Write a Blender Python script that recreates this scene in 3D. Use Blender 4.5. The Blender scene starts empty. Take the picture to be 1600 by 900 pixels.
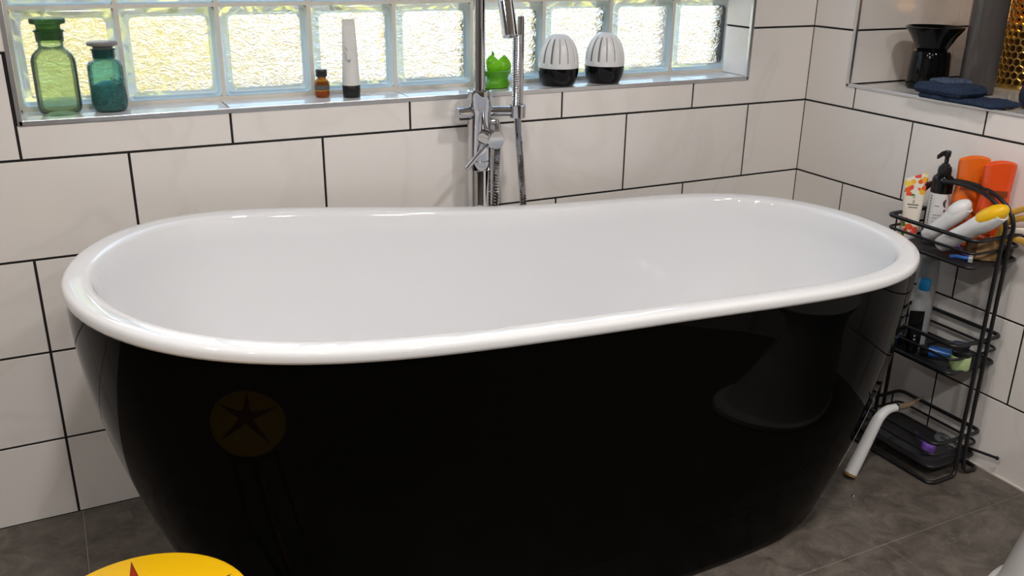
import bpy, bmesh, math, random
from mathutils import Vector, Matrix, noise
random.seed(7)
C = bpy.context.scene.collection
SC = bpy.context.scene
PI = math.pi

# ------------------------------------------------------------------ camera
def cam_axes(yaw, pitch, roll):
    cy, sy, cp, sp = math.cos(yaw), math.sin(yaw), math.cos(pitch), math.sin(pitch)
    f = Vector((sy*cp, cy*cp, sp)); r = Vector((cy, -sy, 0)); u = r.cross(f)
    return r*math.cos(roll)+u*math.sin(roll), -r*math.sin(roll)+u*math.cos(roll), f
cd = bpy.data.cameras.new('camera'); cam = bpy.data.objects.new('camera', cd); C.objects.link(cam)
r_, u_, f_ = cam_axes(.46805, -.35939, .01359)
cam.matrix_world = Matrix(((r_.x, u_.x, -f_.x, -1.92987), (r_.y, u_.y, -f_.y, -1.97615), (r_.z, u_.z, -f_.z, 1.19787), (0, 0, 0, 1)))
cd.sensor_width = 36; cd.lens = 36*1425.26/1600; cd.clip_start = .02
SC.camera = cam

# ------------------------------------------------------------------ world, sun, exposure
w = bpy.data.worlds.new('sky'); SC.world = w; w.use_nodes = True
wn = w.node_tree.nodes; wl = w.node_tree.links
sky = wn.new('ShaderNodeTexSky'); sky.sky_type = 'NISHITA'; sky.sun_disc = False
sky.sun_elevation = math.radians(52); sky.sun_rotation = math.radians(200); sky.dust_density = 5.0; sky.ozone_density = .3; sky.air_density = 1.0
wn['Background'].inputs['Strength'].default_value = 1.28
wl.new(sky.outputs[0], wn['Background'].inputs['Color'])
sd = bpy.data.lights.new('sun', 'SUN'); sd.energy = 2.2; sd.angle = .01; sd.color = (1, .95, .86)
so = bpy.data.objects.new('sun', sd); C.objects.link(so)
so.rotation_euler = Vector((.35, .62, -.9)).to_track_quat('-Z', 'Y').to_euler()
SC.view_settings.view_transform = 'Standard'; SC.view_settings.look = 'None'
SC.view_settings.exposure = 0.0; SC.view_settings.gamma = 1; SC.view_settings.use_curve_mapping = False
SC.cycles.use_denoising = True
SC.cycles.max_bounces = 10; SC.cycles.transmission_bounces = 8; SC.cycles.transparent_max_bounces = 12
LAMP_POWER = 9.2
LAMP_COL = (1.0, .955, .915)
LAMPS = [(-.65, -1.3), (-1.7, -1.3), (-2.85, -1.3), (-.65, -2.4), (-1.7, -2.4), (-2.85, -2.4)]

# ------------------------------------------------------------------ materials
MAT = {}
def mat(name, col, rough=.5, metal=0.0, trans=0.0, ior=1.45, coat=0.0, spec=.5, var=0.0, vscale=8.0, bump=0.0, bscale=60.0, emit=None, estr=0.0, sss=0.0, alpha=None):
    m = bpy.data.materials.new(name); m.use_nodes = True
    nt = m.node_tree; N = nt.nodes; L = nt.links; b = N['Principled BSDF']
    b.inputs['Base Color'].default_value = (*col, 1); b.inputs['Roughness'].default_value = rough
    b.inputs['Metallic'].default_value = metal; b.inputs['Transmission Weight'].default_value = trans
    b.inputs['IOR'].default_value = ior; b.inputs['Coat Weight'].default_value = coat
    b.inputs['Specular IOR Level'].default_value = spec; b.inputs['Subsurface Weight'].default_value = sss
    if sss: b.inputs['Subsurface Radius'].default_value = (.01, .006, .004)
    tc = N.new('ShaderNodeTexCoord')
    if var:
        t = N.new('ShaderNodeTexNoise'); t.inputs['Scale'].default_value = vscale; t.inputs['Detail'].default_value = 6
        L.new(tc.outputs['Object'], t.inputs['Vector'])
        mx = N.new('ShaderNodeMix'); mx.data_type = 'RGBA'
        mx.inputs['A'].default_value = (*[c*(1-var) for c in col], 1); mx.inputs['B'].default_value = (*[min(1, c*(1+var)) for c in col], 1)
        L.new(t.outputs['Fac'], mx.inputs['Factor']); L.new(mx.outputs['Result'], b.inputs['Base Color'])
    if bump:
        t = N.new('ShaderNodeTexNoise'); t.inputs['Scale'].default_value = bscale; t.inputs['Detail'].default_value = 4
        L.new(tc.outputs['Object'], t.inputs['Vector'])
        bp = N.new('ShaderNodeBump'); bp.inputs['Strength'].default_value = bump; bp.inputs['Distance'].default_value = .002
        L.new(t.outputs['Fac'], bp.inputs['Height']); L.new(bp.outputs['Normal'], b.inputs['Normal'])
    if emit:
        b.inputs['Emission Color'].default_value = (*emit, 1); b.inputs['Emission Strength'].default_value = estr
    MAT[name] = m
    return m

def veined(name, col, vein, rough, scale, amt, coord='Geometry', spec=.5):
    """glazed tile: plain body with faint drifting marble veins"""
    m = mat(name, col, rough, spec=spec); nt = m.node_tree; N = nt.nodes; L = nt.links; b = N['Principled BSDF']
    g = N.new('ShaderNodeNewGeometry'); mp = N.new('ShaderNodeMapping'); mp.inputs['Rotation'].default_value = (.3, .5, .9)
    L.new(g.outputs['Position'], mp.inputs['Vector'])
    t = N.new('ShaderNodeTexNoise'); t.inputs['Scale'].default_value = scale; t.inputs['Detail'].default_value = 5; t.inputs['Distortion'].default_value = 1.2
    L.new(mp.outputs[0], t.inputs['Vector'])
    a = N.new('ShaderNodeMath'); a.operation = 'SUBTRACT'; a.inputs[1].default_value = .5; L.new(t.outputs['Fac'], a.inputs[0])
    ab = N.new('ShaderNodeMath'); ab.operation = 'ABSOLUTE'; L.new(a.outputs[0], ab.inputs[0])
    cr = N.new('ShaderNodeValToRGB'); cr.color_ramp.elements[0].position = 0; cr.color_ramp.elements[1].position = .045
    cr.color_ramp.elements[0].color = (amt, amt, amt, 1); cr.color_ramp.elements[1].color = (0, 0, 0, 1)
    L.new(ab.outputs[0], cr.inputs[0])
    t2 = N.new('ShaderNodeTexNoise'); t2.inputs['Scale'].default_value = scale*.5; L.new(g.outputs['Position'], t2.inputs['Vector'])
    mu = N.new('ShaderNodeMath'); mu.operation = 'MULTIPLY'; L.new(cr.outputs[0], mu.inputs[0]); L.new(t2.outputs['Fac'], mu.inputs[1])
    mx = N.new('ShaderNodeMix'); mx.data_type = 'RGBA'; mx.inputs['A'].default_value = (*col, 1); mx.inputs['B'].default_value = (*vein, 1)
    L.new(mu.outputs[0], mx.inputs['Factor']); L.new(mx.outputs['Result'], b.inputs['Base Color'])
    return m

veined('wall_tile', (.86, .815, .775), (.55, .49, .43), .10, 2.2, .22)
veined('sill_tile', (.70, .69, .68), (.42, .41, .41), .08, 5.0, .9)
mat('grout_black', (.012, .010, .009), .8)
mat('mortar', (.66, .62, .55), .7, var=.12, vscale=20)
mat('chrome', (.64, .64, .66), .05, metal=1)
mat('paint_wall', (.26, .24, .22), .6)
mat('satin_steel', (.78, .78, .79), .34, metal=1, var=.10, vscale=30)
mat('tub_black', (.0015, .0014, .0013), .035, spec=.06)
mat('tub_white', (.795, .797, .81), .06, coat=.4)
mat('wire_black', (.010, .010, .011), .38)
mat('tray_black', (.03, .03, .032), .5)
mat('paint', (.62, .58, .54), .7)
mat('paint_dark', (.09, .08, .07), .6)
mat('grout_grey', (.27, .245, .22), .8)
mat('lamp_lens', (1, 1, 1), .4, emit=LAMP_COL, estr=14)
mat('white_plastic', (.78, .78, .78), .3)
mat('white_matt', (.70, .69, .67), .45)
mat('black_plastic', (.012, .012, .013), .3)
mat('black_gloss', (.004, .004, .0045), .08, spec=.35)
mat('grey_glaze', (.085, .075, .070), .08)
mat('gold', (.72, .47, .13), .32, metal=1)
mat('gold_dark', (.30, .18, .05), .5, metal=.6)
mat('yellow', (.86, .50, .005), .35)
mat('red', (.30, .015, .008), .4)
mat('orange', (.83, .16, .012), .22, sss=.15, coat=.3)
mat('orange_deep', (.80, .085, .012), .22, sss=.15, coat=.3)
mat('orange_print', (.26, .05, .015), .4)
mat('pale_print', (.66, .30, .22), .4)
mat('navy', (.018, .034, .074), .95, var=.7, vscale=170, bump=1.0, bscale=420)
mat('navy_light', (.07, .10, .16), .95, var=.35, vscale=220, bump=1.0, bscale=420)
mat('navy_dark', (.022, .028, .055), .5)
mat('purple', (.20, .09, .48), .3)
mat('blue', (.02, .12, .42), .3)
mat('sky_blue', (.01, .24, .55), .35)
mat('green_scrub', (.42, .55, .26), .5, var=.2, vscale=90)
mat('clear_plastic', (.80, .84, .86), .22, trans=.75, ior=1.2)
mat('frosted', (.66, .68, .69), .35, trans=.45, ior=1.2)
mat('brown', (.10, .05, .018), .35)
mat('tan', (.33, .19, .07), .5, var=.2, vscale=60)
mat('mustard', (.58, .33, .05), .4)
mat('bristle', (.20, .14, .085), .7, var=.3, vscale=120)
mat('amber_glass', (.95, .33, .02), .04, trans=.9, ior=1.45)
mat('amber_liquid', (.30, .06, .004), .2)
mat('label_grey', (.10, .09, .08), .5)
mat('lime', (.20, .62, .01), .3, sss=.3)
mat('lime_dark', (.10, .36, .012), .3, sss=.2)
mat('text_dark', (.05, .05, .05), .6)
mat('text_grey', (.30, .33, .31), .6)
mat('leaf', (.36, .34, .08), .6, var=.35, vscale=4)
mat('bark', (.14, .10, .07), .9)
mat('paving', (.085, .08, .065), .9, var=.85, vscale=1.2)
mat('cream', (.80, .73, .62), .4)
mat('porcelain', (.78, .77, .76), .12)
mat('groove_shade', (.20, .18, .165), .6)

def tinted_glass(name, col, rough=.03, ior=1.18, mix=.35):
    """thin coloured glass: mostly see-through tint with a little refraction and gloss"""
    m = bpy.data.materials.new(name); m.use_nodes = True; nt = m.node_tree; N = nt.nodes; L = nt.links
    N.remove(N['Principled BSDF']); out = N['Material Output']
    tr = N.new('ShaderNodeBsdfTransparent'); tr.inputs[0].default_value = (*col, 1)
    rf = N.new('ShaderNodeBsdfRefraction'); rf.inputs['Color'].default_value = (*col, 1); rf.inputs['IOR'].default_value = ior; rf.inputs['Roughness'].default_value = rough
    gl = N.new('ShaderNodeBsdfGlossy'); gl.inputs['Roughness'].default_value = .03; gl.inputs['Color'].default_value = (.9, .95, .95, 1)
    df = N.new('ShaderNodeBsdfDiffuse'); df.inputs['Color'].default_value = (*[c*.6 for c in col], 1)
    m1 = N.new('ShaderNodeMixShader'); m1.inputs[0].default_value = mix; L.new(tr.outputs[0], m1.inputs[1]); L.new(rf.outputs[0], m1.inputs[2])
    m3 = N.new('ShaderNodeMixShader'); m3.inputs[0].default_value = .12; L.new(m1.outputs[0], m3.inputs[1]); L.new(df.outputs[0], m3.inputs[2])
    fr = N.new('ShaderNodeFresnel'); fr.inputs['IOR'].default_value = 1.35
    m2 = N.new('ShaderNodeMixShader'); L.new(fr.outputs[0], m2.inputs[0]); L.new(m3.outputs[0], m2.inputs[1]); L.new(gl.outputs[0], m2.inputs[2])
    L.new(m2.outputs[0], out.inputs['Surface'])
    MAT[name] = m; return m
tinted_glass('green_glass', (.74, .86, .66))
tinted_glass('green_glass_deep', (.36, .55, .30))
tinted_glass('green_glass_dark', (.20, .34, .17), mix=.5)
tinted_glass('clear_film', (.80, .84, .86))
tinted_glass('teal_glass', (.42, .72, .70))
tinted_glass('teal_glass_deep', (.14, .42, .40))

def wavy_glass():
    m = bpy.data.materials.new('wavy_glass'); m.use_nodes = True; nt = m.node_tree; N = nt.nodes; L = nt.links
    N.remove(N['Principled BSDF']); out = N['Material Output']
    g = N.new('ShaderNodeNewGeometry')
    mp = N.new('ShaderNodeMapping'); mp.inputs['Scale'].default_value = (1, 1, 1.7); mp.inputs['Rotation'].default_value = (0, .45, 0)
    L.new(g.outputs['Position'], mp.inputs['Vector'])
    t = N.new('ShaderNodeTexNoise'); t.inputs['Scale'].default_value = 40; t.inputs['Detail'].default_value = 2.5; t.inputs['Distortion'].default_value = 2.4
    L.new(mp.outputs[0], t.inputs['Vector'])
    bp = N.new('ShaderNodeBump'); bp.inputs['Strength'].default_value = 1.0; bp.inputs['Distance'].default_value = .009
    L.new(t.outputs['Fac'], bp.inputs['Height'])
    rf = N.new('ShaderNodeBsdfRefraction'); rf.inputs['IOR'].default_value = 1.38; rf.inputs['Roughness'].default_value = .02; rf.inputs['Color'].default_value = (1, .985, .95, 1)
    L.new(bp.outputs[0], rf.inputs['Normal'])
    tr = N.new('ShaderNodeBsdfTransparent'); tr.inputs[0].default_value = (.97, .96, .93, 1)
    gl = N.new('ShaderNodeBsdfGlossy'); gl.inputs['Roughness'].default_value = .08; L.new(bp.outputs[0], gl.inputs['Normal'])
    m1 = N.new('ShaderNodeMixShader'); m1.inputs[0].default_value = .88; L.new(tr.outputs[0], m1.inputs[1]); L.new(rf.outputs[0], m1.inputs[2])
    m2 = N.new('ShaderNodeMixShader'); m2.inputs[0].default_value = .10; L.new(m1.outputs[0], m2.inputs[1]); L.new(gl.outputs[0], m2.inputs[2])
    L.new(m2.outputs[0], out.inputs['Surface']); MAT['wavy_glass'] = m
wavy_glass()
def rim_glass():
    m = bpy.data.materials.new('rim_glass'); m.use_nodes = True; nt = m.node_tree; N = nt.nodes; L = nt.links
    N.remove(N['Principled BSDF']); out = N['Material Output']
    tl = N.new('ShaderNodeBsdfTranslucent'); tl.inputs[0].default_value = (.80, .91, .91, 1)
    tr = N.new('ShaderNodeBsdfTransparent'); tr.inputs[0].default_value = (.80, .91, .91, 1)
    df = N.new('ShaderNodeBsdfDiffuse'); df.inputs[0].default_value = (.66, .76, .76, 1)
    gl = N.new('ShaderNodeBsdfGlossy'); gl.inputs['Roughness'].default_value = .05
    a = N.new('ShaderNodeMixShader'); a.inputs[0].default_value = .5; L.new(tl.outputs[0], a.inputs[1]); L.new(tr.outputs[0], a.inputs[2])
    b = N.new('ShaderNodeMixShader'); b.inputs[0].default_value = .25; L.new(a.outputs[0], b.inputs[1]); L.new(df.outputs[0], b.inputs[2])
    c = N.new('ShaderNodeMixShader'); c.inputs[0].default_value = .15; L.new(b.outputs[0], c.inputs[1]); L.new(gl.outputs[0], c.inputs[2])
    L.new(c.outputs[0], out.inputs['Surface']); MAT['rim_glass'] = m
rim_glass()

def floor_mat():
    m = mat('floor_tile', (.12, .10, .085), .38); nt = m.node_tree; N = nt.nodes; L = nt.links; b = N['Principled BSDF']
    g = N.new('ShaderNodeNewGeometry')
    t = N.new('ShaderNodeTexNoise'); t.inputs['Scale'].default_value = 15; t.inputs['Detail'].default_value = 9; t.inputs['Roughness'].default_value = .68; t.inputs['Distortion'].default_value = .8
    L.new(g.outputs['Position'], t.inputs['Vector'])
    cr = N.new('ShaderNodeValToRGB'); e = cr.color_ramp.elements
    e[0].position = .30; e[0].color = (.056, .046, .038, 1); e[1].position = .74; e[1].color = (.185, .160, .136, 1)
    L.new(t.outputs['Fac'], cr.inputs[0])
    v = N.new('ShaderNodeTexNoise'); v.inputs['Scale'].default_value = 26; v.inputs['Detail'].default_value = 7; v.inputs['Distortion'].default_value = 2.5
    L.new(g.outputs['Position'], v.inputs['Vector'])
    c2 = N.new('ShaderNodeValToRGB'); q = c2.color_ramp.elements; q[0].position = .60; q[0].color = (0, 0, 0, 1); q[1].position = .78; q[1].color = (.6, .6, .6, 1)
    L.new(v.outputs['Fac'], c2.inputs[0])
    mx = N.new('ShaderNodeMix'); mx.data_type = 'RGBA'; mx.inputs['B'].default_value = (.22, .195, .17, 1)
    L.new(c2.outputs[0], mx.inputs['Factor']); L.new(cr.outputs[0], mx.inputs['A']); L.new(mx.outputs['Result'], b.inputs['Base Color'])
    bp = N.new('ShaderNodeBump'); bp.inputs['Strength'].default_value = .25; bp.inputs['Distance'].default_value = .002
    L.new(v.outputs['Fac'], bp.inputs['Height']); L.new(bp.outputs[0], b.inputs['Normal'])
floor_mat()

def floral_mat():
    m = mat('floral_print', (.80, .74, .64), .4); nt = m.node_tree; N = nt.nodes; L = nt.links; b = N['Principled BSDF']
    tc = N.new('ShaderNodeTexCoord'); sp = N.new('ShaderNodeSeparateXYZ'); L.new(tc.outputs['Object'], sp.inputs[0])
    v = N.new('ShaderNodeTexVoronoi'); v.inputs['Scale'].default_value = 85; L.new(tc.outputs['Object'], v.inputs['Vector'])
    hs = N.new('ShaderNodeSeparateColor'); L.new(v.outputs['Color'], hs.inputs[0])
    cr = N.new('ShaderNodeValToRGB'); cr.color_ramp.interpolation = 'CONSTANT'; e = cr.color_ramp.elements
    e[0].position = 0; e[0].color = (.75, .07, .05, 1); e[1].position = .22; e[1].color = (.80, .74, .64, 1)
    for p_, c_ in ((.36, (.85, .45, .03, 1)), (.54, (.10, .20, .04, 1)), (.68, (.80, .12, .02, 1)), (.82, (.88, .60, .08, 1)), (.93, (.80, .20, .25, 1))):
        k = e.new(p_); k.color = c_
    L.new(hs.outputs[0], cr.inputs[0])
    rd = N.new('ShaderNodeMath'); rd.operation = 'LESS_THAN'; rd.inputs[1].default_value = .62; L.new(v.outputs['Distance'], rd.inputs[0])
    lo = N.new('ShaderNodeMath'); lo.operation = 'LESS_THAN'; lo.inputs[1].default_value = .052; L.new(sp.outputs['Z'], lo.inputs[0])
    hi = N.new('ShaderNodeMath'); hi.operation = 'GREATER_THAN'; hi.inputs[1].default_value = .104; L.new(sp.outputs['Z'], hi.inputs[0])
    ad = N.new('ShaderNodeMath'); ad.operation = 'ADD'; L.new(lo.outputs[0], ad.inputs[0]); L.new(hi.outputs[0], ad.inputs[1])
    mu = N.new('ShaderNodeMath'); mu.operation = 'MULTIPLY'; L.new(ad.outputs[0], mu.inputs[0]); L.new(rd.outputs[0], mu.inputs[1])
    mx = N.new('ShaderNodeMix'); mx.data_type = 'RGBA'; mx.inputs['A'].default_value = (.80, .74, .64, 1)
    L.new(mu.outputs[0], mx.inputs['Factor']); L.new(cr.outputs[0], mx.inputs['B']); L.new(mx.outputs['Result'], b.inputs['Base Color'])
floral_mat()

# ------------------------------------------------------------------ mesh helpers
class MB:
    def __init__(s): s.v = []; s.f = []; s.m = []
    def add(s, vs, fs, mi=0):
        o = len(s.v); s.v += [tuple(v) for v in vs]; s.f += [tuple(i+o for i in f) for f in fs]; s.m += [mi]*len(fs)
        return s
    def box(s, x0, x1, y0, y1, z0, z1, mi=0):
        return s.add([(x, y, z) for x in (x0, x1) for y in (y0, y1) for z in (z0, z1)],
                     [(0, 1, 3, 2), (4, 6, 7, 5), (0, 4, 5, 1), (2, 3, 7, 6), (0, 2, 6, 4), (1, 5, 7, 3)], mi)
    def lathe(s, prof, n=32, c=(0, 0, 0), sx=1, sy=1, M=None, mi=0, cap=True):
        rings = []; vs = []
        for r, z in prof:
            for k in range(n):
                a = 2*PI*k/n; p = Vector((r*math.cos(a)*sx, r*math.sin(a)*sy, z))
                if M is not None: p = M @ p
                vs.append(p + Vector(c))
        fs = []
        for i in range(len(prof)-1):
            for k in range(n):
                k2 = (k+1) % n; fs.append((i*n+k, i*n+k2, (i+1)*n+k2, (i+1)*n+k))
        if cap:
            fs.append(tuple(reversed(range(n)))); fs.append(tuple((len(prof)-1)*n+k for k in range(n)))
        return s.add(vs, fs, mi)
    def tube(s, pts, r, n=10, closed=False, mi=0, sx=1.0):
        P = [Vector(p) for p in pts]; L = len(P); vs = []; fs = []
        rr = r if isinstance(r, (list, tuple)) else [r]*L
        up = None
        for i in range(L):
            a = P[(i-1) % L] if (closed or i > 0) else P[i]; b = P[(i+1) % L] if (closed or i < L-1) else P[i]
            t = (b-a).normalized()
            if up is None:
                up = Vector((0, 0, 1)) if abs(t.z) < .9 else Vector((0, 1, 0))
            x = (up - t*up.dot(t)).normalized(); y = t.cross(x); up = x
            for k in range(n):
                an = 2*PI*k/n; vs.append(P[i] + (x*math.cos(an)*sx + y*math.sin(an))*rr[i])
        for i in range(L if closed else L-1):
            j = (i+1) % L
            for k in range(n):
                k2 = (k+1) % n; fs.append((i*n+k, i*n+k2, j*n+k2, j*n+k))
        if not closed:
            fs.append(tuple(reversed(range(n)))); fs.append(tuple((L-1)*n+k for k in range(n)))
        return s.add(vs, fs, mi)
    def loft(s, rings, cap0=True, cap1=True, mi=0):
        n = len(rings[0]); vs = [p for r in rings for p in r]; fs = []
        for i in range(len(rings)-1):
            for k in range(n):
                k2 = (k+1) % n; fs.append((i*n+k, i*n+k2, (i+1)*n+k2, (i+1)*n+k))
        if cap0: fs.append(tuple(reversed(range(n))))
        if cap1: fs.append(tuple((len(rings)-1)*n+k for k in range(n)))
        return s.add(vs, fs, mi)
    def build(s, name, mats, parent=None, smooth=True, angle=40, recalc=True):
        me = bpy.data.meshes.new(name); me.from_pydata(s.v, [], s.f); me.update()
        if recalc:
            bm = bmesh.new(); bm.from_mesh(me); bmesh.ops.recalc_face_normals(bm, faces=bm.faces); bm.to_mesh(me); bm.free()
        for m_ in (mats if isinstance(mats, (list, tuple)) else [mats]): me.materials.append(MAT[m_])
        if any(s.m): me.polygons.foreach_set('material_index', s.m)
        if smooth:
            me.polygons.foreach_set('use_smooth', [True]*len(me.polygons)); me.set_sharp_from_angle(angle=math.radians(angle))
        o = bpy.data.objects.new(name, me); C.objects.link(o)
        if parent is not None: o.parent = parent
        return o
def tag(o, label, cat, group=None):
    o['label'] = label; o['category'] = cat
    if group: o['group'] = group
    return o
def thing(name, label, cat, loc=(0, 0, 0), rotz=0, group=None):
    o = bpy.data.objects.new(name, None); C.objects.link(o); o.location = loc; o.rotation_euler = (0, 0, rotz)
    return tag(o, label, cat, group)
def struct(o): o['kind'] = 'structure'; return o
def fillet(pts, r, closed=False, n=5):
    P = [Vector(p) for p in pts]; L = len(P); out = []
    for i in range(L):
        if not closed and i in (0, L-1): out.append(P[i]); continue
        a, b, c = P[(i-1) % L], P[i], P[(i+1) % L]
        d1 = min(r, (a-b).length*.49); d2 = min(r, (c-b).length*.49)
        p0 = b+(a-b).normalized()*d1; p2 = b+(c-b).normalized()*d2
        for k in range(n+1):
            t = k/n; out.append(p0*(1-t)**2+b*2*t*(1-t)+p2*t*t)
    return out
def spline(pts, n=8):
    P = [Vector(p) for p in pts]; Q = [P[0]*2-P[1]]+P+[P[-1]*2-P[-2]]; out = []
    for i in range(1, len(Q)-2):
        for k in range(n):
            t = k/n; a, b, c, d = Q[i-1:i+3]
            out.append(.5*((2*b)+(c-a)*t+(2*a-5*b+4*c-d)*t*t+(3*b-3*c+d-a)*t**3))
    out.append(P[-1]); return out
def cyl_between(mb, a, b, r, n=20, bev=.0, mi=0):
    a, b = Vector(a), Vector(b); L = (b-a).length; M = (b-a).to_track_quat('Z', 'Y').to_matrix()
    bv = bev or r*.08
    return mb.lathe([(r-bv, 0), (r, bv), (r, L-bv), (r-bv, L)], n, a, M=M, mi=mi)
def superell(rx, ry, z, n=28, e=2.6, cx=0, cy=0):
    out = []
    for k in range(n):
        a = 2*PI*k/n; c, s = math.cos(a), math.sin(a)
        out.append((cx+rx*math.copysign(abs(c)**(2/e), c), cy+ry*math.copysign(abs(s)**(2/e), s), z))
    return out

# inset of an axis-aligned polygon (counter-clockwise list of 2-D points)
def inset(poly, d):
    out = []; n = len(poly)
    for i in range(n):
        a, b, c = Vector(poly[i-1]), Vector(poly[i]), Vector(poly[(i+1) % n])
        e1 = (b-a).normalized(); e2 = (c-b).normalized(); n1 = Vector((-e1.y, e1.x)); n2 = Vector((-e2.y, e2.x))
        out.append(b + (n1+n2)*d)
    return out
def tile_mesh(poly, to3d, depth=.006, bev=.0006):
    """tile with a bevelled face: poly in the wall's own (u, v); to3d(u, v, proud)"""
    mb = MB(); p2 = inset(poly, bev); n = len(poly)
    vs = [to3d(p[0], p[1], -depth) for p in poly]+[to3d(p[0], p[1], -bev*.6) for p in poly]+[to3d(p[0], p[1], 0) for p in p2]
    fs = []
    for lv in range(2):
        for k in range(n):
            k2 = (k+1) % n; fs.append((lv*n+k, lv*n+k2, (lv+1)*n+k2, (lv+1)*n+k))
    fs.append(tuple(2*n+k for k in range(n))); fs.append(tuple(reversed(range(n))))
    return mb.add(vs, fs)
def rect(u0, u1, v0, v1): return [(u0, v0), (u1, v0), (u1, v1), (u0, v1)]

# ------------------------------------------------------------------ the room shell
PITCH = .2025; TW = .39943; H0 = .18855; G = .0026        # rows, tile length, first row, half a joint
ROWS = [(0.003, H0)] + [(H0+PITCH*k, H0+PITCH*(k+1)) for k in range(9)]
XL = -3.45; YF = -3.5; ZC = 2.05
WX0, WX1, WZ0, WZ1 = -1.987, -.222, .866, 1.47           # window opening in the back wall
NY0, NY1, NZ0, NZ1, ND = -1.30, -.150, .857, 1.47, .54   # niche in the right wall
GY = .104                                                # glass block face

wb = MB(); yb = .0022
wb.box(XL, WX0-.004, yb, .18, 0, ZC); wb.box(WX1+.004, .06, yb, .18, 0, ZC)
wb.box(WX0-.004, WX1+.004, yb, .18, 0, WZ0-.004); wb.box(WX0-.004, WX1+.004, yb, .18, WZ1, ZC)
wall_back = struct(wb.build('wall_back', 'grout_black', smooth=False))
wr = MB(); xb = .0022
wr.box(xb, .06, NY1+.004, .0, 0, ZC); wr.box(xb, .06, YF, NY0, 0, ZC)
wr.box(xb, .06, NY0, NY1+.004, 0, NZ0-.004); wr.box(xb, .06, NY0, NY1+.004, NZ1, ZC)
wall_right = struct(wr.build('wall_right', 'grout_black', smooth=False))

def cut_tiles(rows, offs, umin, umax, hole, to3d, parent):
    hu0, hu1, hv0, hv1 = hole
    for ri, (v0, v1) in enumerate(rows):
        o = offs[ri]; k = math.floor((umin-o)/TW)
        while o+k*TW < umax:
            u0 = max(umin, o+k*TW); u1 = min(umax, o+(k+1)*TW); k += 1
            if u1-u0 < .012: continue
            if umax-u1 < .012: u1 = umax
            if u0-umin < .012: u0 = umin
            a0, a1, b0, b1 = u0+(G if u0 > umin else 0), u1-(G if u1 < umax else 0), v0+(G if ri else 0), v1-G
            if a1 <= hu0 or a0 >= hu1 or b1 <= hv0 or b0 >= hv1: polys = [rect(a0, a1, b0, b1)]
            else:
                polys = []
                inl, inr = a0 < hu0-.012, a1 > hu1+.012
                if b0 < hv0-.012:                       # tile reaches below the opening
                    if inl: polys = [[(a0, b0), (a1, b0), (a1, hv0), (hu0, hv0), (hu0, b1), (a0, b1)]]
                    elif inr: polys = [[(a0, b0), (a1, b0), (a1, b1), (hu1, b1), (hu1, hv0), (a0, hv0)]]
                    else: polys = [rect(a0, a1, b0, hv0)]
                elif b1 > hv1+.012:
                    if inl: polys = [[(a0, b0), (hu0, b0), (hu0, hv1), (a1, hv1), (a1, b1), (a0, b1)]]
                    elif inr: polys = [[(hu1, b0), (a1, b0), (a1, b1), (a0, b1), (a0, hv1), (hu1, hv1)]]
                    else: polys = [rect(a0, a1, hv1, b1)]
                else:
                    if inl: polys.append(rect(a0, hu0, b0, b1))
                    if inr: polys.append(rect(hu1, a1, b0, b1))
            for p_ in polys: tile_mesh(p_, to3d).build('tile', 'wall_tile', parent, smooth=False)
offs_back = [-.409, -.409, -.409, -.6059, -.39943, -.409, -.6059, -.409, -.6059, -.409]
# rows: 0-J0, J0-J1, J1-J2, J2-J3, J3-J4 ...
cut_tiles(ROWS, offs_back, XL, -.0012, (WX0-.004, WX1+.004, WZ0-.004, WZ1+.004), lambda u, v, d: (u, -d, v), wall_back)
# on the right wall u runs along -y so that the polygon stays counter-clockwise seen from the room
offs_right = [.1795, .378, .1803, .378, .1779, .378, .1779, .378, .1779, .378]
cut_tiles(ROWS, offs_right, .0012, -YF, (-NY1-.004, -NY0+.004, NZ0-.004, NZ1+.004), lambda u, v, d: (-d, -u, v), wall_right)

fl = MB(); fl.box(XL, .06, YF, .18, -.08, -.0015)
floor = struct(fl.build('floor', 'grout_grey', smooth=False))
xs = [XL, -2.77, -2.0, -1.23, -.46, .0]; ys = [.0, -.869, -1.738, -2.607, YF]
for i in range(len(xs)-1):
    for j in range(len(ys)-1):
        g = .0012
        tile_mesh(rect(xs[i]+g, xs[i+1]-g, ys[j+1]+g, ys[j]-g), lambda u, v, d: (u, v, d), .004, .0006).build('tile', 'floor_tile', floor, smooth=False)
struct(MB().box(XL-.1, .6, YF-.1, .18, ZC, ZC+.1).build('ceiling', 'paint', smooth=False))
struct(MB().box(XL-.1, XL, YF, .18, 0, ZC).build('wall_left', 'paint_wall', smooth=False))
struct(MB().box(XL-.1, .1, YF-.1, YF, 0, ZC).build('wall_front', 'paint_dark', smooth=False))

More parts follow.
